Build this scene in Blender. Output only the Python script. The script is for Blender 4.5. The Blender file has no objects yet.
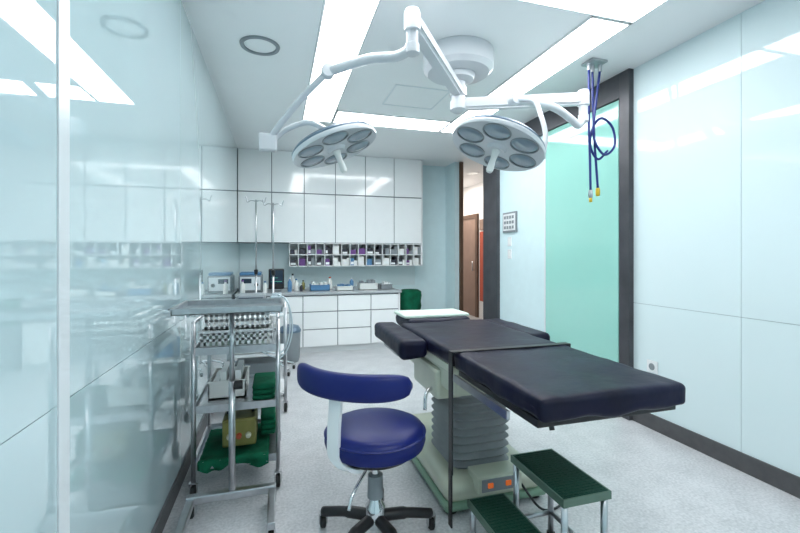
import bpy, bmesh, math, random
from mathutils import Vector, Matrix, noise
random.seed(4)
S = bpy.context.scene
COL = S.collection

# ------------------------------------------------------------ materials
def mat(name, color, rough=0.5, metal=0.0, coat=0.0, emit=0.0, var=0.0, scale=8.0, bump=0.0, bscale=60.0, spec=0.5, ecol=None, ior=1.5):
    m = bpy.data.materials.new(name); m.use_nodes = True
    nt = m.node_tree; b = nt.nodes['Principled BSDF']
    c = (color[0], color[1], color[2], 1)
    b.inputs['Base Color'].default_value = c
    b.inputs['Roughness'].default_value = rough
    b.inputs['Metallic'].default_value = metal
    b.inputs['Coat Weight'].default_value = coat
    b.inputs['Coat Roughness'].default_value = 0.02
    b.inputs['Specular IOR Level'].default_value = spec
    b.inputs['IOR'].default_value = ior
    if emit > 0:
        e = ecol or color
        b.inputs['Emission Color'].default_value = (e[0], e[1], e[2], 1)
        b.inputs['Emission Strength'].default_value = emit
    tc = nt.nodes.new('ShaderNodeTexCoord')
    if var > 0:
        n = nt.nodes.new('ShaderNodeTexNoise'); n.inputs['Scale'].default_value = scale; n.inputs['Detail'].default_value = 4
        r = nt.nodes.new('ShaderNodeValToRGB')
        r.color_ramp.elements[0].position = 0.3; r.color_ramp.elements[1].position = 0.7
        r.color_ramp.elements[0].color = tuple(max(0, x*(1-var)) for x in color)+(1,)
        r.color_ramp.elements[1].color = tuple(min(1, x*(1+var)) for x in color)+(1,)
        nt.links.new(tc.outputs['Object'], n.inputs['Vector'])
        nt.links.new(n.outputs['Fac'], r.inputs['Fac']); nt.links.new(r.outputs['Color'], b.inputs['Base Color'])
    if bump > 0:
        n2 = nt.nodes.new('ShaderNodeTexNoise'); n2.inputs['Scale'].default_value = bscale
        bp = nt.nodes.new('ShaderNodeBump'); bp.inputs['Strength'].default_value = bump; bp.inputs['Distance'].default_value = 0.01
        nt.links.new(tc.outputs['Object'], n2.inputs['Vector'])
        nt.links.new(n2.outputs['Fac'], bp.inputs['Height']); nt.links.new(bp.outputs['Normal'], b.inputs['Normal'])
    return m

M = {}
M['glassL'] = mat('back_painted_glass', (0.58, 0.75, 0.79), 0.02, coat=1.0, var=0.02, scale=0.8, ior=1.9)
M['glassR'] = mat('back_painted_glass_pale', (0.73, 0.85, 0.87), 0.05, coat=0.4, var=0.02, scale=0.8)
M['gap'] = mat('panel_gap', (0.38, 0.48, 0.52), 0.6)
M['strip'] = mat('alu_strip', (0.78, 0.83, 0.86), 0.3, 0.1)
M['paint'] = mat('cyan_paint', (0.68, 0.84, 0.87), 0.45, var=0.02)
M['ceil'] = mat('ceiling_white', (0.90, 0.915, 0.92), 0.5, var=0.01, scale=2)
M['white'] = mat('white_enamel', (0.86, 0.88, 0.89), 0.25, coat=0.3)
M['lampw'] = mat('lamp_enamel', (0.66, 0.68, 0.71), 0.3, coat=0.3)
M['cab'] = mat('cabinet_gloss_white', (0.90, 0.915, 0.92), 0.12, coat=0.4, var=0.01)
M['cabgap'] = mat('cabinet_carcass', (0.16, 0.18, 0.20), 0.6)
M['counter'] = mat('counter_stone', (0.42, 0.45, 0.47), 0.2, var=0.08, scale=80)
M['frame'] = mat('dark_frame', (0.07, 0.07, 0.08), 0.35, 0.3, var=0.2, scale=6)
M['base'] = mat('dark_skirting', (0.08, 0.08, 0.085), 0.45, var=0.15, scale=20)
M['green_glass'] = mat('green_glass', (0.33, 0.66, 0.58), 0.07, coat=0.5, var=0.04, scale=0.9)
M['light'] = mat('light_diffuser', (1, 1, 1), 0.5, emit=11.0, ecol=(0.97, 0.985, 1.0))
M['steel'] = mat('brushed_steel', (0.50, 0.51, 0.53), 0.28, 1.0, var=0.08, scale=30)
M['chrome'] = mat('chrome', (0.72, 0.73, 0.75), 0.1, 1.0)
M['black'] = mat('black_plastic', (0.012, 0.012, 0.014), 0.4)
M['rubber'] = mat('black_rubber', (0.015, 0.015, 0.015), 0.7)
M['navy'] = mat('navy_cover', (0.0040, 0.0045, 0.021), 0.42, var=0.3, scale=5, bump=0.4, bscale=12, spec=0.22)
M['blue'] = mat('blue_vinyl', (0.006, 0.014, 0.13), 0.38, bump=0.05, bscale=200, spec=0.3)
M['cream'] = mat('cream_enamel', (0.58, 0.60, 0.48), 0.3, coat=0.3, var=0.04)
M['mint'] = mat('mint_trim', (0.20, 0.34, 0.24), 0.35)
M['bellow'] = mat('grey_bellows', (0.26, 0.27, 0.28), 0.55, var=0.1)
M['greenrub'] = mat('green_rubber', (0.003, 0.042, 0.026), 0.55, bump=0.3, bscale=150, spec=0.3)
M['steprim'] = mat('step_rim_green', (0.10, 0.17, 0.13), 0.4, 0.2)
M['greencl'] = mat('green_cloth', (0.003, 0.10, 0.05), 0.85, var=0.3, scale=10, bump=0.4, bscale=40, spec=0.2)
M['towel'] = mat('pale_towel', (0.62, 0.74, 0.66), 0.9, bump=0.3)
M['plastic'] = mat('white_plastic', (0.80, 0.82, 0.80), 0.45)
M['gold'] = mat('olive_device', (0.22, 0.21, 0.06), 0.4, 0.3, var=0.2)
M['orange'] = mat('orange_switch', (0.8, 0.15, 0.02), 0.4, emit=0.3)
M['red'] = mat('red_panel', (0.45, 0.08, 0.04), 0.5)
M['lens'] = mat('lamp_lens', (0.26, 0.33, 0.39), 0.10, coat=0.8)
M['lamprim'] = mat('lamp_body_grey', (0.12, 0.18, 0.25), 0.35, 0.2)
M['hose'] = mat('blue_hose', (0.005, 0.020, 0.17), 0.35)
M['yellow'] = mat('yellow_end', (0.65, 0.45, 0.03), 0.4)
M['grey'] = mat('grey_plastic', (0.24, 0.27, 0.29), 0.45)
M['bluep'] = mat('blue_plastic', (0.09, 0.23, 0.42), 0.4)
M['purple'] = mat('purple_label', (0.14, 0.05, 0.22), 0.5)
M['darkbox'] = mat('dark_box', (0.025, 0.025, 0.04), 0.5)
M['screen'] = mat('monitor_screen', (0.02, 0.04, 0.07), 0.1)
M['wood'] = mat('brown_wood', (0.12, 0.07, 0.045), 0.4, var=0.2, scale=6)
M['wood2'] = mat('tan_door', (0.28, 0.19, 0.15), 0.4, var=0.1, scale=5)
M['tubing'] = mat('clear_tubing', (0.55, 0.63, 0.68), 0.2)

def floor_mat():
    m = bpy.data.materials.new('speckled_vinyl'); m.use_nodes = True
    nt = m.node_tree; b = nt.nodes['Principled BSDF']; b.inputs['Roughness'].default_value = 0.36
    tc = nt.nodes.new('ShaderNodeTexCoord')
    n = nt.nodes.new('ShaderNodeTexNoise'); n.inputs['Scale'].default_value = 70; n.inputs['Detail'].default_value = 6
    n3 = nt.nodes.new('ShaderNodeTexNoise'); n3.inputs['Scale'].default_value = 6; n3.inputs['Detail'].default_value = 8
    r = nt.nodes.new('ShaderNodeValToRGB')
    r.color_ramp.elements[0].position = 0.36; r.color_ramp.elements[0].color = (0.44, 0.455, 0.475, 1)
    r.color_ramp.elements[1].position = 0.60; r.color_ramp.elements[1].color = (0.63, 0.64, 0.66, 1)
    mx = nt.nodes.new('ShaderNodeMix'); mx.inputs[0].default_value = 0.35
    nt.links.new(tc.outputs['Object'], n.inputs['Vector']); nt.links.new(tc.outputs['Object'], n3.inputs['Vector'])
    nt.links.new(n.outputs['Fac'], mx.inputs[2]); nt.links.new(n3.outputs['Fac'], mx.inputs[3])
    nt.links.new(mx.outputs[0], r.inputs['Fac']); nt.links.new(r.outputs['Color'], b.inputs['Base Color'])
    return m
M['floor'] = floor_mat()

# ------------------------------------------------------------ helpers
def empty(name, loc):
    e = bpy.data.objects.new(name, None); e.location = loc; e.empty_display_size = 0.1
    COL.objects.link(e); return e
def finish(bm, name, m, parent=None, smooth=False):
    me = bpy.data.meshes.new(name); bm.normal_update(); bm.to_mesh(me); bm.free()
    me.materials.append(M[m] if isinstance(m, str) else m)
    if smooth:
        for p in me.polygons: p.use_smooth = True
    o = bpy.data.objects.new(name, me); COL.objects.link(o)
    if parent is not None:
        o.parent = parent; o.matrix_parent_inverse = Matrix.Translation(parent.location).inverted() if parent.type == 'EMPTY' else Matrix()
    return o
def box(name, x0, x1, y0, y1, z0, z1, m, parent=None, bev=0.0, seg=2, rot=None):
    bm = bmesh.new(); bmesh.ops.create_cube(bm, size=1)
    sx, sy, sz = abs(x1-x0), abs(y1-y0), abs(z1-z0)
    bmesh.ops.scale(bm, vec=(sx, sy, sz), verts=bm.verts)
    if bev > 0:
        bmesh.ops.bevel(bm, geom=bm.edges[:], offset=min(bev, 0.49*min(sx, sy, sz)), segments=seg, profile=0.5, affect='EDGES')
    if rot is not None: bmesh.ops.rotate(bm, cent=(0, 0, 0), matrix=rot, verts=bm.verts)
    bmesh.ops.translate(bm, vec=((x0+x1)/2, (y0+y1)/2, (z0+z1)/2), verts=bm.verts)
    return finish(bm, name, m, parent)
def boxes(name, lst, m, parent=None):
    bm = bmesh.new()
    for (x0, x1, y0, y1, z0, z1) in lst:
        r = bmesh.ops.create_cube(bm, size=1)
        bmesh.ops.scale(bm, vec=(x1-x0, y1-y0, z1-z0), verts=r['verts'])
        bmesh.ops.translate(bm, vec=((x0+x1)/2, (y0+y1)/2, (z0+z1)/2), verts=r['verts'])
    return finish(bm, name, m, parent)
def catmull(pts, n=8):
    P = [Vector(p) for p in pts]
    if len(P) < 3: return P
    P = [P[0]*2-P[1]]+P+[P[-1]*2-P[-2]]
    out = []
    for i in range(1, len(P)-2):
        p0, p1, p2, p3 = P[i-1:i+3]
        for k in range(n):
            t = k/n
            out.append(0.5*((2*p1)+(p2-p0)*t+(2*p0-5*p1+4*p2-p3)*t*t+(-p0+3*p1-3*p2+p3)*t**3))
    out.append(P[-2]); return out
def tube(name, pts, r, m, parent=None, smooth=True, n=12, curve=True):
    P = catmull(pts) if curve else [Vector(p) for p in pts]
    bm = bmesh.new(); rings = []
    up = None
    for i, p in enumerate(P):
        t = (P[min(i+1, len(P)-1)]-P[max(i-1, 0)]).normalized()
        if up is None:
            a = Vector((0, 0, 1)) if abs(t.z) < 0.9 else Vector((1, 0, 0))
            up = (a-t*a.dot(t)).normalized()
        else:
            up = (up-t*up.dot(t)).normalized()
        s = t.cross(up)
        rr = r[min(i, len(r)-1)] if isinstance(r, (list, tuple)) else r
        rings.append([bm.verts.new(p+(up*math.cos(2*math.pi*k/n)+s*math.sin(2*math.pi*k/n))*rr) for k in range(n)])
    for a, b in zip(rings[:-1], rings[1:]):
        for k in range(n): bm.faces.new((a[k], a[(k+1) % n], b[(k+1) % n], b[k]))
    bm.faces.new(rings[0][::-1]); bm.faces.new(rings[-1])
    bmesh.ops.recalc_face_normals(bm, faces=bm.faces)
    o = finish(bm, name, m, parent)
    if smooth:
        for p in o.data.polygons: p.use_smooth = len(p.vertices) == 4
    return o
def rod(name, a, b, r, m, parent=None, n=14):
    return tube(name, [a, b], r, m, parent, n=n, curve=False)
def lathe(name, prof, loc, m, parent=None, n=40, R=None, smooth=True):
    bm = bmesh.new(); rings = []
    for (r, z) in prof:
        if r < 1e-5: rings.append([bm.verts.new((0, 0, z))])
        else: rings.append([bm.verts.new((r*math.cos(2*math.pi*k/n), r*math.sin(2*math.pi*k/n), z)) for k in range(n)])
    for a, b in zip(rings[:-1], rings[1:]):
        for k in range(n):
            k2 = (k+1) % n
            if len(a) == 1 and len(b) == 1: continue
            if len(a) == 1: bm.faces.new((a[0], b[k2], b[k]))
            elif len(b) == 1: bm.faces.new((a[k], a[k2], b[0]))
            else: bm.faces.new((a[k], a[k2], b[k2], b[k]))
    if len(rings[0]) > 1: bm.faces.new(rings[0][::-1])
    if len(rings[-1]) > 1: bm.faces.new(rings[-1])
    bmesh.ops.recalc_face_normals(bm, faces=bm.faces)
    if R is not None: bmesh.ops.transform(bm, matrix=R, verts=bm.verts)
    bmesh.ops.translate(bm, vec=loc, verts=bm.verts)
    o = finish(bm, name, m, parent)
    if smooth:
        for p in o.data.polygons: p.use_smooth = True
        try:
            o.data.set_sharp_from_angle(angle=math.radians(40))
        except Exception: pass
    return o
def pad(name, x0, x1, y0, y1, z0, z1, r, m, parent=None, amp=0.004, cuts=22, sag=0.0):
    bm = bmesh.new(); bmesh.ops.create_cube(bm, size=2)
    bmesh.ops.subdivide_edges(bm, edges=bm.edges[:], cuts=cuts, use_grid_fill=True)
    h = Vector(((x1-x0)/2, (y1-y0)/2, (z1-z0)/2)); c = Vector(((x0+x1)/2, (y0+y1)/2, (z0+z1)/2))
    r = min(r, h.x*0.98, h.y*0.98, h.z*0.98)
    for v in bm.verts:
        p = Vector([math.sin(v.co[i]*math.pi/2)*h[i] for i in range(3)])
        q = Vector([max(-h[i]+r, min(h[i]-r, p[i])) for i in range(3)])
        d = p-q
        if d.length > 1e-7: p = q+d.normalized()*r
        w = p+c
        nn = noise.noise(w*6)+0.5*noise.noise(w*15)
        f = d.normalized() if d.length > 1e-7 else Vector((0, 0, 1 if p.z > 0 else -1))
        w = w+f*nn*amp
        if v.co.z < 0: w.z += noise.noise(Vector((w.x*9, w.y*9, 1)))*sag
        v.co = w
    return finish(bm, name, m, parent, smooth=True)
def caster(parent, x, y, r=0.04, z0=0.0, k=0):
    R = Matrix.Rotation(math.pi/2, 4, 'Y') @ Matrix.Identity(4)
    lathe('caster_wheel_%d' % k, [(0, -0.011), (r*0.75, -0.013), (r, -0.008), (r, 0.008), (r*0.75, 0.013), (0, 0.011)], (x, y, z0+r), 'rubber', parent, n=20, R=R)
    boxes('caster_fork_%d' % k, [(x-0.02, x-0.015, y-0.012, y+0.012, z0+r*0.8, z0+2*r+0.015), (x+0.015, x+0.02, y-0.012, y+0.012, z0+r*0.8, z0+2*r+0.015), (x-0.02, x+0.02, y-0.014, y+0.014, z0+2*r+0.01, z0+2*r+0.018)], 'steel', parent)

XL, XR, YB, YF, H = -0.53, 2.67, 6.40, -1.60, 2.75
HX = 3.95
# ------------------------------------------------------------ room shell
box('floor', XL-0.1, HX+0.1, YF-0.1, 9.1, -0.1, 0.0, 'floor')
box('ceiling', XL-0.1, HX+0.1, YF-0.1, 9.1, H, H+0.1, 'ceil')
wl = box('wall_left', XL-0.12, XL-0.008, YF, YB, 0, H, 'gap')
k = 0
for y0, y1 in [(YF, -0.4), (-0.397, 0.40), (0.403, 1.236), (1.296, 2.60), (2.603, 3.90), (3.903, 5.20), (5.203, YB)]:
    for z0, z1 in [(0.09, 0.9188), (0.9212, H)]:
        k += 1; box('glass_panel_%d' % k, XL-0.009, XL, y0, y1, z0, z1, 'glassL', wl)
box('joint_strip', XL-0.009, XL+0.004, 1.238, 1.294, 0, H, 'strip', wl)
wr = box('wall_right', XR+0.008, XR+0.12, YF, 5.0, 0, H, 'gap')
k = 0
for y0, y1 in [(YF, -0.6), (-0.597, 0.60), (0.603, 1.8125), (1.8155, 2.60)]:
    for z0, z1 in [(0.11, 0.9185), (0.9215, H)]:
        k += 1; box('glass_panel_%d' % k, XR, XR+0.009, y0, y1, z0, z1, 'glassR', wr)
box('painted_panel', XR, XR+0.009, 2.72, 4.64, 0, 2.54, 'paint', wr)
box('wall_right_rear', XR, XR+0.12, 6.02, YB, 0, H, 'paint')
box('wall_back', XL-0.12, XR+0.12, YB, YB+0.12, 0, H, 'paint')
box('wall_front', XL-0.12, XR+0.12, YF-0.12, YF, 0, H, 'paint')
box('baseboard_right', XR-0.012, XR+0.008, YF, 2.60, 0, 0.11, 'base')
box('baseboard_left', XL-0.008, XL+0.012, YF, 5.5, 0, 0.09, 'base')
box('trim_1', XR-0.045, XR+0.008, 2.60, 2.70, 0, H, 'frame', bev=0.004)
box('trim_2', XR-0.045, XR+0.008, 2.70, 4.64, 2.55, H, 'frame', bev=0.004)
box('trim_3', XR-0.045, XR+0.13, 4.64, 5.0, 0, H, 'frame', bev=0.004)
box('trim_4', XR+0.07, XR+0.13, 5.985, 6.02, 0, H, 'wood', bev=0.003)
# hallway beyond
box('wall_hallway_right', HX, HX+0.1, 2.7, 9.1, 0, H, 'ceil')
box('wall_hallway_end', XR, HX, 9.0, 9.1, 0, H, 'ceil')
box('wall_hallway_left', XR, XR+0.12, YB+0.12, 9.0, 0, H, 'ceil')
box('wall_hallway_near', XR+0.12, HX, 2.6, 2.7, 0, H, 'ceil')
d2 = empty('door_2', (HX, 8.2, 0))
box('leaf', HX-0.03, HX-0.001, 7.78, 8.55, 0.0, 2.05, 'wood2', d2, bev=0.005)
boxes('jamb', [(HX-0.05, HX-0.001, 7.70, 7.78, 0, 2.13), (HX-0.05, HX-0.001, 8.55, 8.63, 0, 2.13), (HX-0.05, HX-0.001, 7.78, 8.55, 2.05, 2.13)], 'wood', d2)
rod('handle', (HX-0.07, 7.86, 0.95), (HX-0.07, 7.86, 1.15), 0.012, 'steel', d2)
rp = empty('hallway_notice_board', (HX, 7.5, 1.2))
box('board', HX-0.03, HX-0.001, 7.25, 7.62, 0.35, 1.75, 'red', rp, bev=0.01)
box('board_header', HX-0.033, HX-0.001, 7.25, 7.62, 1.78, 2.0, 'wood2', rp, bev=0.01)
dl = empty('recessed_downlight', (3.35, 6.75, H))
lathe('rim', [(0.07, 0), (0.10, 0), (0.10, -0.01), (0.07, -0.012)], (3.35, 6.75, H), 'white', dl)
lathe('bulb', [(0, -0.006), (0.07, -0.006), (0.07, -0.001), (0, -0.001)], (3.35, 6.75, H), mat('downlight_glow', (1, 1, 1), emit=20, ecol=(1, 0.9, 0.8)), dl)
hl = bpy.data.lights.new('hallway_lamp', 'AREA'); hl.energy = 22; hl.size = 0.5; hl.color = (1, 0.88, 0.78)
ho = bpy.data.objects.new('hallway_lamp', hl); ho.location = (3.3, 7.9, H-0.03); COL.objects.link(ho)

# ------------------------------------------------------------ ceiling items
cl = empty('ceiling_light_loop', (1.18, 3.1, H))
def lpanel(n, x0, x1, y0, y1):
    box('diffuser_'+n, x0+0.012, x1-0.012, y0+0.012, y1-0.012, H-0.012, H-0.001, 'light', cl)
    boxes('bezel_'+n, [(x0, x0+0.012, y0, y1, H-0.016, H-0.001), (x1-0.012, x1, y0, y1, H-0.016, H-0.001), (x0, x1, y0, y0+0.012, H-0.016, H-0.001), (x0, x1, y1-0.012, y1, H-0.016, H-0.001)], 'white', cl)
lpanel('a', 0.25, 0.56, 2.08, 4.55); lpanel('b', 1.82, 2.12, 2.08, 4.55)
lpanel('c', 0.57, 1.81, 4.18, 4.55); lpanel('d', 0.25, 2.12, 1.76, 2.07)
cl2 = empty('added_rear_light_panel', (1.2, -0.4, H))  # unseen panel added behind the camera to light that end of the room
box('diffuser', 0.3, 2.1, -0.75, -0.15, H-0.012, H-0.001, 'light', cl2)
boxes('bezel', [(0.28, 0.3, -0.77, -0.13, H-0.016, H-0.001), (2.1, 2.12, -0.77, -0.13, H-0.016, H-0.001), (0.28, 2.12, -0.77, -0.75, H-0.016, H-0.001), (0.28, 2.12, -0.15, -0.13, H-0.016, H-0.001)], 'white', cl2)
def diffuser(x, y, r):
    e = empty('round_ceiling_diffuser', (x, y, H))  # circular diffuser set in the ceiling
    lathe('rim', [(r*0.82, -0.001), (r*0.84, -0.012), (r, -0.012), (r+0.004, -0.001)], (x, y, H), 'grey', e)
    lathe('cone', [(0, -0.008), (r*0.72, -0.008), (r*0.81, -0.001), (0, -0.001)], (x, y, H), 'ceil', e)
diffuser(-0.12, 3.04, 0.13)
e = empty('smoke_detector', (2.38, 4.9, H))
lathe('body', [(0, -0.05), (0.035, -0.05), (0.06, -0.03), (0.075, -0.001), (0, -0.001)], (2.38, 4.9, H), 'white', e)
lathe('band', [(0.055, -0.036), (0.058, -0.03)], (2.38, 4.9, H), 'grey', e)
ap = empty('ceiling_access_panel', (1.22, 3.65, H))
box('lid', 0.98, 1.46, 3.42, 3.88, H-0.004, H-0.001, 'ceil', ap)
boxes('rim', [(0.965, 0.975, 3.405, 3.895, H-0.006, H-0.001), (1.465, 1.475, 3.405, 3.895, H-0.006, H-0.001), (0.965, 1.475, 3.405, 3.415, H-0.006, H-0.001), (0.965, 1.475, 3.885, 3.895, H-0.006, H-0.001)], 'strip', ap)

# ------------------------------------------------------------ surgical lamp
sl = empty('surgical_ceiling_lamp', (1.25, 2.76, H))
C = Vector((1.25, 2.76, 0))
lathe('canopy', [(0, 2.749), (0.25, 2.749), (0.255, 2.73), (0.25, 2.63), (0.22, 2.60), (0.10, 2.59), (0.085, 2.57), (0, 2.57)], C, 'lampw', sl, n=56)
lathe('canopy_dome', [(0, 2.59), (0.12, 2.59), (0.11, 2.555), (0.06, 2.54), (0, 2.54)], C, 'lampw', sl)
lathe('spindle', [(0, 2.56), (0.05, 2.56), (0.05, 2.50), (0.06, 2.50), (0.06, 2.44), (0.05, 2.44), (0.05, 2.40), (0.06, 2.40), (0.06, 2.34), (0.03, 2.32), (0, 2.32)], C, 'lampw', sl)
def beam(name, a, b, w, h, m, parent):
    a, b = Vector(a), Vector(b); d = b-a; L = d.length
    bm = bmesh.new(); bmesh.ops.create_cube(bm, size=1)
    bmesh.ops.scale(bm, vec=(L, w, h), verts=bm.verts)
    bmesh.ops.bevel(bm, geom=bm.edges[:], offset=min(w, h)*0.22, segments=3, affect='EDGES')
    q = d.to_track_quat('X', 'Z')
    bmesh.ops.transform(bm, matrix=Matrix.Translation((a+b)/2) @ q.to_matrix().to_4x4(), verts=bm.verts)
    return finish(bm, name, m, parent)
EA = Vector((0.65, 1.99, 2.47)); EB = Vector((2.08, 2.46, 2.40))
beam('extension_arm_a', (C.x, C.y, 2.47), EA, 0.085, 0.075, 'lampw', sl)
beam('extension_arm_b', (C.x, C.y, 2.38), EB, 0.07, 0.085, 'lampw', sl)
for nm, E in (('a', EA), ('b', EB)):
    lathe('elbow_spindle_'+nm, [(0, 0.06), (0.035, 0.06), (0.042, 0.04), (0.042, -0.045), (0.030, -0.05), (0.030, -0.11), (0.036, -0.115), (0.036, -0.16), (0.02, -0.17), (0, -0.17)], E, 'lampw', sl)
J1 = Vector((0.26, 2.27, 2.29)); K1 = Vector((-0.05, 2.50, 1.96))
tube('spring_arm_a1', [EA+Vector((0, 0, -0.13)), EA+Vector((-0.07, 0.05, -0.16)), (EA+J1)/2+Vector((0, 0, -0.06)), J1], 0.026, 'lampw', sl)
lathe('joint_a', [(0, -0.035), (0.035, -0.03), (0.038, 0), (0.035, 0.03), (0, 0.035)], J1, 'lampw', sl, R=Matrix.Rotation(math.pi/2, 4, 'X'))
tube('spring_arm_a2', [J1, (J1+K1)/2+Vector((0, 0, 0.02)), K1], 0.018, 'lampw', sl)
box('end_block_a', K1.x-0.055, K1.x+0.045, K1.y-0.03, K1.y+0.03, K1.z-0.07, K1.z+0.03, 'lampw', sl, bev=0.01)
def head(nm, c, down, rr):
    down = Vector(down).normalized()
    q = (-down).to_track_quat('Z', 'Y').to_matrix().to_4x4()
    def L(name, prof, m, off=(0, 0, 0), n=48):
        o = q @ Vector(off)
        return lathe(name+'_'+nm, prof, Vector(c)+o, m, sl, n=n, R=q)
    L('head_shell', [(rr*0.97, 0.0), (rr, 0.008), (rr, 0.028), (rr*0.93, 0.045), (rr*0.55, 0.068), (rr*0.25, 0.08), (0, 0.082)], 'lamprim')
    L('head_rim', [(rr*0.965, -0.003), (rr*1.0, -0.006), (rr*1.015, 0.004), (rr*1.015, 0.014), (rr*1.0, 0.02)], 'lampw')
    L('face_plate', [(0, 0.0), (rr*0.97, 0.0), (rr*0.97, 0.006), (0, 0.006)], 'lamprim')
    for i in range(6):
        a = math.pi*2*i/6+0.3
        x, y = rr*0.66*math.cos(a), rr*0.66*math.sin(a)
        L('reflector_%d' % i, [(0, -0.016), (rr*0.16, -0.014), (rr*0.26, -0.006), (rr*0.28, 0.0), (0, 0.0)], 'lens', (x, y, 0), 28)
        L('reflector_ring_%d' % i, [(rr*0.27, 0.0), (rr*0.275, -0.008), (rr*0.295, -0.008), (rr*0.30, 0.0)], 'grey', (x, y, 0), 28)
    L('centre_boss', [(0, -0.02), (0.045, -0.02), (0.06, 0.0), (0, 0)], 'lampw')
    L('sterile_handle', [(0, -0.15), (0.014, -0.15), (0.02, -0.135), (0.016, -0.07), (0.019, -0.04), (0.024, -0.02), (0, -0.02)], 'plastic', n=24)
    L('top_hub', [(0, 0.12), (0.03, 0.12), (0.045, 0.10), (0.05, 0.075), (0, 0.075)], 'lampw')
    return q, c
cA = Vector((0.318, 2.405, 1.91)); cB = Vector((1.145, 2.02, 1.88))
qa, _ = head('a', cA, (0.36, -0.16, -1), 0.25)
qb, _ = head('b', cB, (-0.40, -0.08, -1), 0.252)
tA = cA+(qa @ Vector((0, 0, 0.11))); tB = cB+(qb @ Vector((0, 0, 0.11)))
tube('yoke_a', [K1+Vector((0.03, 0, -0.0)), K1+Vector((0.10, -0.02, 0.06)), K1+Vector((0.22, -0.05, 0.10)), tA], 0.016, 'lampw', sl)
J2 = Vector((1.38, 2.22, 2.24))
tube('spring_arm_b1', [EB+Vector((0, 0, -0.14)), EB+Vector((-0.07, -0.03, -0.20)), EB+Vector((-0.16, -0.06, -0.17)), (EB+J2)/2+Vector((0, 0, -0.05)), J2], 0.026, 'lampw', sl)
lathe('joint_b', [(0, -0.035), (0.035, -0.03), (0.038, 0), (0.035, 0.03), (0, 0.035)], J2, 'lampw', sl, R=Matrix.Rotation(math.pi/2, 4, 'X'))
tube('yoke_b', [J2, J2+Vector((0.05, -0.12, -0.05)), (1.43, 2.03, 2.08), (1.43, 1.99, 1.96), (1.405, 1.98, 1.83)], 0.014, 'lampw', sl)
tube('yoke_b2', [(1.42, 1.985, 1.89), (1.32, 2.0, 1.95), tB], 0.012, 'lampw', sl)

# ------------------------------------------------------------ gas hose pendant
gh = empty('gas_hose_drop', (2.29, 2.59, H))
box('ceiling_plate', 2.22, 2.36, 2.53, 2.65, H-0.02, H-0.001, 'steel', gh, bev=0.005)
for i, (dx, dy) in enumerate([(-0.05, 0), (0.0, 0.02), (0.05, 0)]):
    lathe('outlet_%d' % i, [(0, -0.07), (0.014, -0.07), (0.016, -0.02), (0, -0.02)], (2.29+dx, 2.59+dy, H), 'steel', gh, n=16)
tube('hose_a', [(2.24, 2.59, 2.69), (2.235, 2.585, 2.3), (2.25, 2.59, 2.0), (2.255, 2.59, 1.78)], 0.009, 'hose', gh)
tube('hose_b', [(2.29, 2.61, 2.69), (2.285, 2.60, 2.45), (2.30, 2.6, 2.15), (2.33, 2.6, 1.80)], 0.009, 'hose', gh)
lp = [(2.34, 2.59, 2.69), (2.31, 2.585, 2.52), (2.27, 2.57, 2.32), (2.27, 2.57, 2.16), (2.36, 2.57, 2.05), (2.46, 2.575, 2.12), (2.45, 2.58, 2.26), (2.36, 2.59, 2.33), (2.28, 2.59, 2.26), (2.26, 2.60, 2.12), (2.33, 2.6, 2.02), (2.42, 2.60, 2.09)]
tube('hose_c', lp, 0.009, 'hose', gh)
for i, (x, y, z) in enumerate([(2.255, 2.59, 1.78), (2.33, 2.6, 1.80)]):
    lathe('coupling_%d' % i, [(0, 0.0), (0.014, 0.0), (0.016, -0.02), (0.016, -0.05), (0.010, -0.06), (0, -0.06)], (x, y, z), 'yellow' if i else 'steel', gh, n=16)
rod('coupling_tip', (2.255, 2.59, 1.72), (2.255, 2.59, 1.69), 0.012, 'yellow', gh)

# ------------------------------------------------------------ sliding door, switches
dr = empty('door_1', (XR-0.03, 3.2, 0))
box('glass_leaf', XR-0.03, XR-0.012, 2.72, 3.67, 0.015, 2.545, 'green_glass', dr, bev=0.002)
box('edge_stile', XR-0.034, XR-0.008, 3.67, 3.69, 0.01, 2.545, 'strip', dr)
sp = empty('wall_control_panel', (XR, 4.38, 1.68))
box('plate', XR-0.02, XR-0.001, 4.24, 4.54, 1.56, 1.80, 'grey', sp, bev=0.004)
box('face', XR-0.026, XR-0.018, 4.26, 4.52, 1.58, 1.78, 'white', sp, bev=0.003)
boxes('buttons', [(XR-0.032, XR-0.025, 4.28+i*0.058, 4.315+i*0.058, 1.60+j*0.06, 1.635+j*0.06) for i in range(4) for j in range(3)], 'grey', sp)
for zz in (1.45, 1.30):
    e = empty('light_switch', (XR, 4.40, zz))
    box('plate', XR-0.012, XR-0.001, 4.36, 4.44, zz-0.055, zz+0.055, 'white', e, bev=0.003)
    box('rocker', XR-0.017, XR-0.011, 4.38, 4.42, zz-0.03, zz+0.03, 'plastic', e, bev=0.002)
e = empty('wall_outlet', (XR, 2.45, 0.43))
box('plate', XR-0.012, XR-0.001, 2.38, 2.47, 0.42, 0.51, 'white', e, bev=0.003)
lathe('socket', [(0.0, 0.004), (0.022, 0.004), (0.026, 0.0)], (XR-0.013, 2.425, 0.465), 'grey', e, n=20, R=Matrix.Rotation(-math.pi/2, 4, 'Y'))

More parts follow.
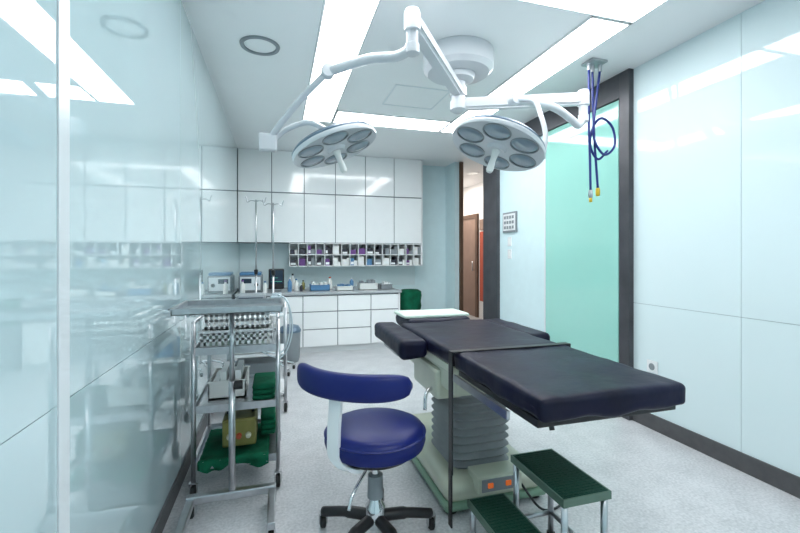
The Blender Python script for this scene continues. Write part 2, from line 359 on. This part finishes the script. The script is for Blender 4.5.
# ------------------------------------------------------------ cabinets
uc = empty('upper_wall_cabinets', (0.8, 6.2, 1.46))
X0, X1 = XL+0.002, 2.13
box('carcass', X0, X1, 6.07, YB-0.001, 1.46, H-0.002, 'cabgap', uc)
w = (X1-X0)/6
for i in range(6):
    for (z0, z1) in [(1.46, 2.153), (2.165, H-0.004)]:
        box('door_%d_%d' % (i, int(z1*100)), X0+i*w+0.005, X0+(i+1)*w-0.005, 6.05, 6.072, z0+0.003, z1, 'cab', uc, bev=0.002)
box('end_panel', X1, X1+0.012, 6.05, YB-0.001, 1.12, H-0.002, 'cab', uc)
ps = empty('pigeonhole_supply_shelf', (1.1, 6.2, 1.3))
px0, px1, pz0, pz1 = 0.15, 2.13, 1.12, 1.458
L = [(px0, px1, 6.37, 6.395, pz0, pz1)]
for z in (pz0, (pz0+pz1)/2-0.005, pz1-0.014): L.append((px0, px1, 6.06, 6.37, z, z+0.012))
nc = 16
for i in range(nc+1):
    x = px0+(px1-px0-0.01)*i/nc; L.append((x, x+0.01, 6.06, 6.37, pz0, pz1))
boxes('frame', L, 'cab', ps)
its = {'darkbox': [], 'purple': [], 'plastic': [], 'bluep': [], 'grey': [], 'white': []}
cw = (px1-px0-0.01)/nc
for i in range(nc):
    for j in range(2):
        zb = pz0+0.012+j*0.161
        xa = px0+i*cw+0.014; xb = px0+(i+1)*cw-0.004
        h = random.uniform(0.07, 0.135); key = random.choice(['darkbox', 'darkbox', 'purple', 'plastic', 'grey', 'plastic', 'bluep'])
        xm = xa+(xb-xa)*random.uniform(0.4, 1.0)
        its[key].append((xa+0.004, xm-0.004, 6.09, 6.3, zb, zb+h))
        if random.random() < 0.7: its['white'].append((xa+0.008, xm-0.008, 6.085, 6.092, zb+h*0.15, zb+h*0.5))
        if xb-xm > 0.025: its[random.choice(['plastic', 'darkbox', 'grey'])].append((xm, xb-0.004, 6.10, 6.3, zb, zb+random.uniform(0.05, 0.12)))
for kx, l in its.items():
    if l: boxes('supplies_'+kx, l, kx, ps)
lc = empty('lower_counter_cabinets', (0.55, 5.9, 0))
cx0, cx1 = XL+0.016, 1.62
box('carcass', cx0, cx1-0.02, 5.53, YB-0.001, 0.09, 0.765, 'cabgap', lc)
box('end_panel', cx1-0.02, cx1, 5.51, YB-0.001, 0.0, 0.765, 'cab', lc)
box('toe_kick', cx0, cx1-0.02, 5.57, 5.60, 0.0, 0.09, 'white', lc)
box('countertop', cx0, cx1+0.02, 5.49, YB-0.001, 0.766, 0.80, 'counter', lc, bev=0.004)
cols = [cx0, -0.14, 0.31, 0.76, 1.21, cx1-0.02]
for i in range(5):
    a, b = cols[i]+0.005, cols[i+1]-0.005
    if i in (2, 3):
        for j, (z0, z1) in enumerate([(0.09, 0.308), (0.32, 0.538), (0.55, 0.75)]):
            box('drawer_%d_%d' % (i, j), a, b, 5.51, 5.53, z0, z1, 'cab', lc, bev=0.002)
    else:
        box('drawer_%d' % i, a, b, 5.51, 5.53, 0.55, 0.75, 'cab', lc, bev=0.002)
        box('cupboard_door_%d' % i, a, b, 5.51, 5.53, 0.09, 0.538, 'cab', lc, bev=0.002)
sb = empty('glass_splashback', (0.8, 6.39, 1.0))
box('glass', XL+0.004, 2.13, YB-0.01, YB-0.002, 0.802, 1.118, 'glassR', sb)
box('glass_left', XL+0.004, 0.148, YB-0.01, YB-0.002, 1.12, 1.458, 'glassR', sb)

# counter clutter
def tray(name, x, y, z, w, d, h, m, fill=None, parent=None):
    e = parent or empty(name, (x, y, z))
    boxes('shell', [(x-w/2, x+w/2, y-d/2, y+d/2, z, z+0.006), (x-w/2, x-w/2+0.006, y-d/2, y+d/2, z, z+h), (x+w/2-0.006, x+w/2, y-d/2, y+d/2, z, z+h), (x-w/2, x+w/2, y-d/2, y-d/2+0.006, z, z+h), (x-w/2, x+w/2, y+d/2-0.006, y+d/2, z, z+h)], m, e)
    boxes('rim', [(x-w/2-0.006, x+w/2+0.006, y-d/2-0.006, y-d/2, z+h-0.008, z+h), (x-w/2-0.006, x+w/2+0.006, y+d/2, y+d/2+0.006, z+h-0.008, z+h)], m, e)
    if fill: boxes('contents', [(x-w/2+0.02+k*(w-0.04)/4, x-w/2+0.02+(k+0.8)*(w-0.04)/4, y-d/2+0.03, y+d/2-0.03, z+0.006, z+h*random.uniform(0.9, 1.5)) for k in range(4)], fill, e)
tray('supply_tray', 0.55, 5.8, 0.801, 0.26, 0.2, 0.08, 'bluep', 'plastic')
tray('supply_tray', 0.88, 5.75, 0.801, 0.22, 0.2, 0.06, 'plastic', 'bluep')
tray('supply_tray', 1.22, 5.80, 0.801, 0.26, 0.2, 0.09, 'plastic', 'grey')
tray('supply_tray', 1.48, 5.8, 0.801, 0.16, 0.2, 0.07, 'grey', 'white')
def bottle(name, x, y, z, r, h, m, cap):
    e = empty(name, (x, y, z))
    lathe('body', [(0, 0), (r, 0), (r, h*0.65), (r*0.4, h*0.8), (r*0.4, h*0.9), (0, h*0.9)], (x, y, z), m, e, n=20)
    lathe('cap', [(0, h*0.88), (r*0.5, h*0.88), (r*0.5, h), (0, h)], (x, y, z), cap, e, n=16)
for (x, y, r, h, m, c) in [(0.24, 5.85, 0.03, 0.16, 'plastic', 'bluep'), (0.34, 6.0, 0.025, 0.13, 'gold', 'black'), (0.72, 6.05, 0.035, 0.17, 'plastic', 'red'), (1.04, 6.06, 0.03, 0.15, 'bluep', 'white'), (1.36, 6.08, 0.03, 0.12, 'plastic', 'grey'),
                           (0.15, 5.72, 0.028, 0.19, 'bluep', 'white'), (-0.16, 5.62, 0.028, 0.15, 'plastic', 'bluep'), (0.20, 6.1, 0.03, 0.22, 'plastic', 'black'), (0.30, 5.70, 0.02, 0.10, 'darkbox', 'white'), (-0.43, 5.60, 0.03, 0.17, 'plastic', 'purple')]:
    bottle('disinfectant_bottle', x, y, 0.801, r, h, m, c)
pm = empty('patient_monitor', (-0.02, 5.85, 0.80))
box('foot', -0.09, 0.05, 5.8, 5.95, 0.801, 0.83, 'grey', pm, bev=0.008)
box('case', -0.12, 0.08, 5.8, 5.93, 0.83, 1.10, 'black', pm, bev=0.012)
box('screen', -0.10, 0.06, 5.795, 5.802, 0.90, 1.08, 'screen', pm)
boxes('traces', [(-0.09, 0.05, 5.792, 5.796, 0.93, 0.933), (-0.09, 0.0, 5.792, 5.796, 0.98, 0.983)], mat('trace', (0.1, 0.6, 0.4), emit=0.5), pm)
sy = empty('sterilizer_unit', (-0.34, 5.85, 0.80))
box('body', -0.49, -0.20, 5.72, 6.1, 0.801, 1.02, 'grey', sy, bev=0.015)
box('front_panel', -0.47, -0.22, 5.712, 5.722, 0.83, 1.0, 'strip', sy, bev=0.004)
lathe('knob', [(0, 0.02), (0.02, 0.02), (0.025, 0)], (-0.27, 5.712, 0.9), 'black', sy, n=16, R=Matrix.Rotation(math.pi/2, 4, 'X'))
boxes('display', [(-0.45, -0.33, 5.708, 5.713, 0.92, 0.98)], 'screen', sy)
box('lid', -0.48, -0.21, 5.74, 6.05, 1.02, 1.06, 'bluep', sy, bev=0.012)

gb = empty('green_laundry_hamper', (1.84, 5.75, 0))
lathe('basket', [(0, 0.01), (0.13, 0.01), (0.15, 0.4), (0.155, 0.66), (0, 0.66)], (1.84, 5.75, 0), 'grey', gb)
lathe('green_bag', [(0.157, 0.5), (0.168, 0.55), (0.160, 0.62), (0.172, 0.70), (0.165, 0.76), (0.12, 0.785), (0.05, 0.78), (0, 0.79)], (1.84, 5.75, 0), 'greencl', gb, n=30)
wb = empty('pedal_waste_bin', (0.14, 5.2, 0))
lathe('bucket', [(0, 0.0), (0.10, 0.0), (0.115, 0.05), (0.125, 0.36), (0, 0.36)], (0.14, 5.2, 0), 'grey', wb)
lathe('lid', [(0.13, 0.36), (0.133, 0.38), (0.10, 0.43), (0.03, 0.45), (0, 0.45)], (0.14, 5.2, 0), 'lamprim', wb)
box('pedal', 0.11, 0.17, 5.05, 5.12, 0.012, 0.03, 'black', wb, bev=0.005)
def iv(x, y, h):
    e = empty('iv_drip_stand', (x, y, 0))
    for k in range(5):
        a = 2*math.pi*k/5+0.4
        tube('leg_%d' % k, [(x, y, 0.12), (x+0.12*math.cos(a), y+0.12*math.sin(a), 0.11), (x+0.24*math.cos(a), y+0.24*math.sin(a), 0.07)], 0.011, 'chrome', e)
        caster(e, x+0.24*math.cos(a), y+0.24*math.sin(a), 0.022, 0, k)
    rod('pole_lower', (x, y, 0.09), (x, y, 1.1), 0.012, 'steel', e); rod('pole_upper', (x, y, 1.1), (x, y, h), 0.009, 'steel', e)
    lathe('clamp', [(0, -0.03), (0.02, -0.03), (0.022, 0.02), (0, 0.03)], (x, y, 1.1), 'black', e, n=16)
    for s in (-1, 1):
        tube('hook_%d' % s, [(x, y, h-0.02), (x+s*0.05, y, h-0.01), (x+s*0.09, y, h-0.03), (x+s*0.10, y, h), (x+s*0.11, y, h+0.03)], 0.006, 'steel', e)
iv(-0.24, 5.0, 1.92); iv(-0.05, 4.75, 1.86)

# ------------------------------------------------------------ operating table
ot = empty('operating_table', (1.06, 2.2, 0))
pad('foot_pad', 0.778, 1.372, 1.10, 1.772, 0.768, 0.85, 0.022, 'navy', ot, 0.006, 26, 0.012)
pad('seat_pad', 0.77, 1.37, 1.778, 2.62, 0.770, 0.85, 0.024, 'navy', ot, 0.006, 26, 0.010)
pad('armrest_pad_l', 0.615, 0.765, 2.07, 2.72, 0.745, 0.845, 0.03, 'navy', ot, 0.005, 18, 0.01)
pad('armrest_pad_r', 1.375, 1.52, 2.05, 2.66, 0.765, 0.845, 0.03, 'navy', ot, 0.005, 18, 0.01)
pad('head_pad', 0.84, 1.30, 2.635, 3.0, 0.77, 0.86, 0.035, 'navy', ot, 0.006, 18, 0.01)
pad('head_towel', 0.83, 1.31, 2.70, 2.98, 0.855, 0.878, 0.01, 'towel', ot, 0.003, 18)
boxes('strap', [(0.752, 1.388, 1.73, 1.768, 0.850, 0.857), (0.752, 0.759, 1.73, 1.768, 0.30, 0.856), (1.382, 1.388, 1.73, 1.768, 0.6, 0.856)], 'black', ot)
box('strap_tail', 0.75, 0.757, 1.733, 1.765, 0.06, 0.32, 'black', ot)
boxes('side_rails', [(0.745, 0.757, 1.25, 1.70, 0.735, 0.765), (1.39, 1.40, 1.25, 1.70, 0.735, 0.765)], 'steel', ot)
box('tabletop_plate_foot', 0.79, 1.36, 1.14, 1.74, 0.745, 0.772, 'black', ot, bev=0.004)
box('tabletop_plate_seat', 0.78, 1.36, 1.79, 2.62, 0.735, 0.772, 'cream', ot, bev=0.004)
box('armrest_bar', 0.63, 1.50, 2.2, 2.5, 0.735, 0.768, 'steel', ot, bev=0.004)
box('head_plate', 0.86, 1.28, 2.6, 2.98, 0.75, 0.775, 'steel', ot, bev=0.004)
box('under_frame', 0.80, 1.31, 1.80, 2.72, 0.62, 0.74, 'cream', ot, bev=0.02)
box('tilt_housing', 0.775, 0.93, 1.98, 2.36, 0.55, 0.71, 'cream', ot, bev=0.02)
box('column_cap', 0.87, 1.27, 2.0, 2.42, 0.56, 0.64, 'cream', ot, bev=0.02)
tube('tilt_lever', [(1.0, 1.40, 0.76), (1.0, 1.38, 0.70), (1.0, 1.35, 0.63)], 0.010, 'black', ot)
tube('side_crank', [(0.80, 2.05, 0.60), (0.74, 2.03, 0.58), (0.72, 2.0, 0.50)], 0.010, 'chrome', ot)
bm = bmesh.new(); rings = []
N = 20
for i in range(N+1):
    z = 0.15+0.42*i/N
    hx, hy = (0.178, 0.20) if i % 2 else (0.156, 0.178)
    ring = []
    for k in range(40):
        a = 2*math.pi*k/40; c, s = math.cos(a), math.sin(a)
        ring.append(bm.verts.new((1.06+hx*math.copysign(abs(c)**0.35, c), 2.20+hy*math.copysign(abs(s)**0.35, s), z)))
    rings.append(ring)
for a, b in zip(rings[:-1], rings[1:]):
    for k in range(40): bm.faces.new((a[k], a[(k+1) % 40], b[(k+1) % 40], b[k]))
finish(bm, 'column_bellows', 'bellow', ot)
pad('base_cover', 0.80, 1.36, 1.90, 2.85, 0.045, 0.16, 0.05, 'cream', ot, 0.0, 22)
box('base_trim', 0.79, 1.37, 1.89, 2.86, 0.02, 0.06, 'mint', ot, bev=0.015)
box('control_box', 0.95, 1.20, 1.86, 1.99, 0.10, 0.19, 'cream', ot, bev=0.01)
box('control_face', 0.97, 1.18, 1.855, 1.862, 0.115, 0.178, 'grey', ot, bev=0.003)
box('power_switch', 1.0, 1.03, 1.848, 1.858, 0.135, 0.160, 'orange', ot, bev=0.003)
box('power_switch_b', 1.10, 1.13, 1.848, 1.858, 0.135, 0.160, 'orange', ot, bev=0.003)
for i, (x, y) in enumerate([(0.84, 1.95), (1.32, 1.95), (0.84, 2.78), (1.32, 2.78)]):
    lathe('foot_%d' % i, [(0, 0), (0.035, 0), (0.035, 0.02), (0, 0.02)], (x, y, 0), 'black', ot, n=20)
tube('power_cable', [(1.2, 1.88, 0.12), (1.27, 1.80, 0.02), (1.40, 1.82, 0.009), (1.48, 1.95, 0.009), (1.44, 2.2, 0.009)], 0.006, 'black', ot)

# ------------------------------------------------------------ surgeon stool
st = empty('surgeon_stool', (0.424, 1.84, 0))
sc = (0.424, 1.84, 0)
lathe('seat_cushion', [(0, 0.43), (0.20, 0.43), (0.220, 0.442), (0.228, 0.468), (0.226, 0.50), (0.214, 0.522), (0.19, 0.533), (0.10, 0.542), (0, 0.545)], sc, 'blue', st, n=64)
lathe('seat_piping', [(0.224, 0.506), (0.2305, 0.502), (0.224, 0.496)], sc, 'blue', st, n=64)
lathe('seat_pan', [(0, 0.405), (0.17, 0.405), (0.19, 0.43), (0, 0.43)], sc, 'black', st)
box('tilt_mechanism', 0.35, 0.50, 1.77, 1.91, 0.365, 0.406, 'black', st, bev=0.012)
lathe('gas_lift', [(0, 0.37), (0.018, 0.37), (0.018, 0.27), (0.028, 0.27), (0.030, 0.18), (0.045, 0.16), (0.045, 0.07), (0, 0.07)], sc, 'chrome', st, n=24)
lathe('lift_sleeve', [(0.031, 0.30), (0.034, 0.30), (0.036, 0.20), (0.031, 0.20)], sc, 'grey', st, n=24)
tube('height_lever', [(0.424, 1.84, 0.385), (0.36, 1.74, 0.375), (0.29, 1.66, 0.33), (0.27, 1.64, 0.28)], 0.007, 'chrome', st)
for k in range(5):
    a = 2*math.pi*k/5+0.0
    c, s = math.cos(a), math.sin(a)
    tube('base_leg_%d' % k, [(sc[0]+0.03*c, sc[1]+0.03*s, 0.110), (sc[0]+0.15*c, sc[1]+0.15*s, 0.10), (sc[0]+0.27*c, sc[1]+0.27*s, 0.075)], [0.026]*8+[0.022]*9, 'black', st)
    caster(st, sc[0]+0.27*c, sc[1]+0.27*s, 0.028, 0, k)
bm = bmesh.new(); rings = []
ac, Rr = Vector((0.455, 1.96)), 0.352
for i in range(33):
    t = -1+2*i/32; a = math.radians(230+52*t)
    sh = max((1-abs(t)**6)**0.5 if abs(t) < 1 else 0, 0.02)
    hz, hr = 0.056*(0.75+0.25*sh)*max(sh, 0.05)**0.5, 0.030*max(sh, 0.05)
    ring = []
    for k in range(20):
        b = 2*math.pi*k/20; c, s = math.cos(b), math.sin(b)
        r = Rr+hr*math.copysign(abs(c)**0.7, c); z = 0.762+hz*math.copysign(abs(s)**0.7, s)
        ring.append(bm.verts.new((ac.x+r*math.cos(a), ac.y+r*math.sin(a), z)))
    rings.append(ring)
for a, b in zip(rings[:-1], rings[1:]):
    for k in range(20): bm.faces.new((a[k], a[(k+1) % 20], b[(k+1) % 20], b[k]))
bm.faces.new(rings[0]); bm.faces.new(rings[-1]); bmesh.ops.recalc_face_normals(bm, faces=bm.faces)
finish(bm, 'backrest', 'blue', st, smooth=True)
def flat(name, pts, wdir, w, t, m, parent):
    P = catmull(pts, 8); bm = bmesh.new(); rings = []; wd = Vector(wdir).normalized()
    for i, p in enumerate(P):
        tt = (P[min(i+1, len(P)-1)]-P[max(i-1, 0)]).normalized(); n = tt.cross(wd).normalized()
        rings.append([bm.verts.new(p+wd*sx*w/2+n*sy*t/2) for sx, sy in ((-1, -1), (1, -1), (1, 1), (-1, 1))])
    for a, b in zip(rings[:-1], rings[1:]):
        for k in range(4): bm.faces.new((a[k], a[(k+1) % 4], b[(k+1) % 4], b[k]))
    bm.faces.new(rings[0]); bm.faces.new(rings[-1]); bmesh.ops.recalc_face_normals(bm, faces=bm.faces)
    return finish(bm, name, m, parent)
az = math.radians(226); dv = Vector((math.cos(az), math.sin(az), 0)); c3 = Vector((0.424, 1.84, 0))
bp = Vector((ac.x, ac.y, 0))+dv*0.325
flat('backrest_bracket', [bp+Vector((0, 0, 0.78)), bp+Vector((0, 0, 0.68)), bp+dv*0.012+Vector((0, 0, 0.55)), bp+Vector((0, 0, 0.45)), c3+dv*0.19+Vector((0, 0, 0.405)), c3+dv*0.05+Vector((0, 0, 0.395))], (-dv.y, dv.x, 0), 0.058, 0.016, 'white', st)

# ------------------------------------------------------------ two-step stool
ss = empty('step_stool', (1.02, 1.48, 0))
def step(nm, x0, x1, y0, y1, z):
    box(nm+'_tread', x0+0.006, x1-0.006, y0+0.006, y1-0.006, z-0.012, z+0.002, 'greenrub', ss, bev=0.004)
    boxes(nm+'_ribs', [(x0+0.015, x1-0.015, y0+0.015+i*(y1-y0-0.035)/20, y0+0.022+i*(y1-y0-0.035)/20, z+0.002, z+0.004) for i in range(21)], 'greenrub', ss)
    boxes(nm+'_rim', [(x0, x0+0.007, y0, y1, z-0.03, z+0.0), (x1-0.007, x1, y0, y1, z-0.03, z+0.0), (x0, x1, y0, y0+0.007, z-0.03, z+0.0), (x0, x1, y1-0.007, y1, z-0.03, z+0.0)], 'steprim', ss)
    for i, (x, y) in enumerate([(x0+0.018, y0+0.018), (x1-0.018, y0+0.018), (x0+0.018, y1-0.018), (x1-0.018, y1-0.018)]):
        rod('%s_leg_%d' % (nm, i), (x, y, 0.01), (x, y, z-0.013), 0.013, 'steel', ss)
        lathe('%s_foot_%d' % (nm, i), [(0, 0), (0.018, 0), (0.018, 0.03), (0, 0.03)], (x, y, 0), 'rubber', ss, n=16)
step('upper', 1.0, 1.215, 1.285, 1.645, 0.40)
step('lower', 0.815, 0.998, 1.285, 1.70, 0.20)
rod('stretcher_a', (1.018, 1.303, 0.12), (1.197, 1.303, 0.12), 0.010, 'steel', ss); rod('stretcher_b', (1.018, 1.627, 0.12), (1.197, 1.627, 0.12), 0.010, 'steel', ss)
rod('stretcher_c', (1.197, 1.303, 0.12), (1.197, 1.627, 0.12), 0.010, 'steel', ss)

# ------------------------------------------------------------ instrument trolley
tr = empty('instrument_trolley', (-0.22, 2.7, 0))
tx0, tx1, ty0, ty1 = -0.43, 0.0, 2.42, 2.95
for i, (x, y) in enumerate([(tx0, ty0), (tx1, ty0), (tx0, ty1), (tx1, ty1)]):
    rod('post_%d' % i, (x, y, 0.09), (x, y, 0.94), 0.012, 'steel', tr); caster(tr, x, y, 0.036, 0, i)
for j, z in enumerate((0.17, 0.47, 0.78)):
    box('shelf_%d' % j, tx0, tx1, ty0, ty1, z-0.006, z, 'steel', tr)
    boxes('lip_%d' % j, [(tx0, tx1, ty0-0.004, ty0+0.004, z-0.02, z+0.02), (tx0, tx1, ty1-0.004, ty1+0.004, z-0.02, z+0.02), (tx0-0.004, tx0+0.004, ty0, ty1, z-0.02, z+0.02), (tx1-0.004, tx1+0.004, ty0, ty1, z-0.02, z+0.02)], 'steel', tr)
for nm, a, b in (('l', (tx0, ty0), (tx0, ty1)), ('r', (tx1, ty0), (tx1, ty1))):
    rod('top_rail_'+nm, (a[0], a[1], 0.935), (b[0], b[1], 0.935), 0.009, 'steel', tr)
rod('top_rail_b', (tx0, ty1, 0.935), (tx1, ty1, 0.935), 0.009, 'steel', tr)
def basket(x0, x1, y0, y1, z0, z1, k):
    e = empty('plastic_basket', ((x0+x1)/2, (y0+y1)/2, z0))
    L = [(x0, x1, y0, y1, z0, z0+0.004)]
    hh = z1-z0
    for z, t in ((z0, 0.018), (z0+hh*0.42, 0.014), (z1-0.026, 0.026)):
        L += [(x0, x1, y0, y0+0.005, z, z+t), (x0, x1, y1-0.005, y1, z, z+t), (x0, x0+0.005, y0, y1, z, z+t), (x1-0.005, x1, y0, y1, z, z+t)]
    n = 12
    for i in range(n+1):
        x = x0+(x1-x0-0.014)*i/n; L += [(x, x+0.015, y0, y0+0.004, z0, z1), (x, x+0.015, y1-0.004, y1, z0, z1)]
        y = y0+(y1-y0-0.014)*i/n; L += [(x0, x0+0.004, y, y+0.015, z0, z1), (x1-0.004, x1, y, y+0.015, z0, z1)]
    L += [(x0-0.008, x1+0.008, y0-0.008, y0, z1-0.012, z1), (x0-0.008, x1+0.008, y1, y1+0.008, z1-0.012, z1)]
    boxes('lattice', L, 'white', e)
    boxes('contents', [(x0+0.03, x0+0.14, y0+0.03, y1-0.04, z0+0.006, z1-0.03), (x0+0.17, x1-0.03, y0+0.05, y1-0.05, z0+0.006, z1-0.045)], 'plastic' if k else 'towel', e)
basket(-0.40, -0.03, 2.435, 2.90, 0.783, 0.885, 0)
basket(-0.38, -0.05, 2.445, 2.86, 0.888, 0.985, 1)
sd = empty('electrosurgical_unit', (-0.2, 2.6, 0.2))
box('body', -0.30, -0.12, 2.50, 2.72, 0.215, 0.37, 'gold', sd, bev=0.01)
box('front', -0.295, -0.125, 2.492, 2.502, 0.23, 0.36, 'gold', sd, bev=0.003)
for i in range(3): lathe('knob_%d' % i, [(0, 0.02), (0.013, 0.02), (0.016, 0)], (-0.26+i*0.05, 2.492, 0.28), 'red' if i == 1 else 'cream', sd, n=14, R=Matrix.Rotation(math.pi/2, 4, 'X'))
tube('carry_handle', [(-0.28, 2.6, 0.37), (-0.27, 2.6, 0.41), (-0.15, 2.6, 0.41), (-0.14, 2.6, 0.37)], 0.007, 'black', sd)
def cloth(name, x0, x1, y0, y1, z, drop, m, parent):
    bm = bmesh.new(); N = 30; g = []
    for i in range(N+1):
        row = []
        for j in range(N+1):
            u, v = i/N, j/N
            x = x0+(x1-x0)*u; y = y0-drop+(y1-y0+drop)*v
            dr_ = drop*(0.8+0.3*math.sin(u*9))
            if y < y0:
                s_ = (y0-y)/drop*dr_
                zz = z+0.022-s_; yy = y0-0.012-0.012*math.sin(u*24)*s_/max(drop, 0.01)
            else: yy = y; zz = z+0.006+0.02*max(0, 1-(y-y0)/0.04)
            nn = noise.noise(Vector((x*14, y*14, 3)))
            row.append(bm.verts.new((x, yy, zz+abs(nn)*0.02)))
        g.append(row)
    for i in range(N):
        for j in range(N): bm.faces.new((g[i][j], g[i+1][j], g[i+1][j+1], g[i][j+1]))
    o = finish(bm, name, m, parent, smooth=True)
    md = o.modifiers.new('t', 'SOLIDIFY'); md.thickness = 0.004
cloth('green_drape', -0.41, -0.05, 2.42, 2.88, 0.172, 0.06, 'greencl', tr)
tray('instrument_box', -0.28, 2.72, 0.472, 0.2, 0.3, 0.10, 'plastic', 'white')
fd = empty('folded_green_towels', (-0.08, 2.6, 0.47))
for i in range(3): pad('fold_%d' % i, -0.14, -0.015, 2.47, 2.74, 0.473+i*0.03, 0.501+i*0.03, 0.012, 'greencl', fd, 0.003, 12)
fe = empty('folded_green_towels', (-0.08, 2.82, 0.2))
for i in range(4): pad('fold_%d' % i, -0.10, -0.015, 2.62, 2.86, 0.213+i*0.03, 0.241+i*0.03, 0.012, 'greencl', fe, 0.003, 12)

# Mayo stand
ms = empty('mayo_instrument_stand', (-0.22, 2.2, 0))
mx, my = -0.222, 2.24
tray_z = 1.03
boxes('tray', [(-0.45, 0.02, 2.02, 2.36, tray_z, tray_z+0.004), (-0.45, -0.444, 2.02, 2.36, tray_z, tray_z+0.028), (0.014, 0.02, 2.02, 2.36, tray_z, tray_z+0.028), (-0.45, 0.02, 2.02, 2.026, tray_z, tray_z+0.028), (-0.45, 0.02, 2.354, 2.36, tray_z, tray_z+0.028), (-0.458, 0.028, 2.012, 2.02, tray_z+0.024, tray_z+0.030), (-0.458, 0.028, 2.36, 2.368, tray_z+0.024, tray_z+0.030), (-0.458, -0.45, 2.012, 2.368, tray_z+0.024, tray_z+0.030), (0.02, 0.028, 2.012, 2.368, tray_z+0.024, tray_z+0.030)], 'steel', ms)
boxes('tray_frame', [(-0.40, -0.04, 2.20, 2.215, tray_z-0.016, tray_z), (-0.40, -0.04, 2.27, 2.285, tray_z-0.016, tray_z), (-0.40, -0.385, 2.08, 2.285, tray_z-0.016, tray_z), (-0.055, -0.04, 2.08, 2.285, tray_z-0.016, tray_z)], 'steel', ms)
rod('inner_post', (mx, my, 0.6), (mx, my, tray_z), 0.012, 'steel', ms); rod('outer_post', (mx, my, 0.09), (mx, my, 0.66), 0.016, 'steel', ms)
lathe('height_knob', [(0, -0.02), (0.022, -0.02), (0.022, 0.02), (0, 0.02)], (mx+0.03, my, 0.64), 'black', ms, n=18, R=Matrix.Rotation(math.pi/2, 4, 'Y'))
box('base_crossbar', -0.43, -0.01, my-0.02, my+0.02, 0.075, 0.115, 'steel', ms, bev=0.006)
for i, x in enumerate((-0.41, -0.03)):
    box('base_leg_%d' % i, x-0.018, x+0.018, 1.93, 2.28, 0.07, 0.105, 'steel', ms, bev=0.006)
    caster(ms, x, 1.96, 0.027, 0, i)
    caster(ms, x, 2.25, 0.027, 0, i+2)

# equipment cart further back
ec = empty('suction_equipment_cart', (-0.16, 3.8, 0))
ex0, ex1, ey0, ey1 = -0.38, 0.06, 3.55, 3.95
for i, (x, y) in enumerate([(ex0, ey0), (ex1, ey0), (ex0, ey1), (ex1, ey1)]):
    rod('post_%d' % i, (x, y, 0.09), (x, y, 0.86), 0.012, 'steel', ec); caster(ec, x, y, 0.036, 0, i)
for j, z in enumerate((0.16, 0.48, 0.80)): box('shelf_%d' % j, ex0, ex1, ey0, ey1, z-0.015, z, 'white', ec, bev=0.004)
box('pump_unit', ex0+0.04, ex1-0.06, ey0+0.05, ey1-0.05, 0.16, 0.40, 'grey', ec, bev=0.02)
box('vaporizer_unit', ex0+0.04, ex1-0.05, ey0+0.05, ey1-0.05, 0.48, 0.68, 'plastic', ec, bev=0.02)
box('vaporizer_panel', ex0+0.06, ex1-0.07, ey0+0.042, ey0+0.052, 0.50, 0.66, 'bluep', ec, bev=0.003)
box('top_unit', ex0+0.05, ex1-0.16, ey0+0.08, ey1-0.08, 0.80, 0.96, 'grey', ec, bev=0.02)
box('top_unit_panel', ex0+0.07, ex1-0.18, ey0+0.072, ey0+0.082, 0.83, 0.94, 'screen', ec, bev=0.003)
lathe('canister', [(0, 0), (0.05, 0), (0.055, 0.14), (0.04, 0.15), (0.04, 0.17), (0, 0.17)], (ex1-0.07, ey0+0.12, 0.80), 'tubing', ec, n=24)
for s in range(2):
    tube('tubing_%d' % s, [(ex1-0.08, ey0+0.12, 0.97), (ex1+0.02, ey0-0.02-0.02*s, 0.90), (ex1+0.03+0.02*s, ey0-0.03, 0.65), (ex1-0.04, ey0-0.04, 0.50-0.04*s), (ex0+0.2, ey0-0.03, 0.55), (ex0+0.15, ey0+0.04, 0.6)], 0.006, 'tubing', ec)

# ------------------------------------------------------------ world, camera
w = bpy.data.worlds.new('World'); S.world = w; w.use_nodes = True
w.node_tree.nodes['Background'].inputs['Color'].default_value = (0.8, 0.9, 1, 1)
w.node_tree.nodes['Background'].inputs['Strength'].default_value = 0.3
cd = bpy.data.cameras.new('camera'); cd.sensor_width = 36; cd.lens = 415/800*36; cd.shift_y = -12.5/800; cd.clip_start = 0.05
co = bpy.data.objects.new('camera', cd); co.location = (0, 0, 1.30); co.rotation_euler = (math.radians(90), 0, -math.atan(122/415))
COL.objects.link(co); S.camera = co
S.view_settings.view_transform = 'Standard'
S.view_settings.exposure = 0.1
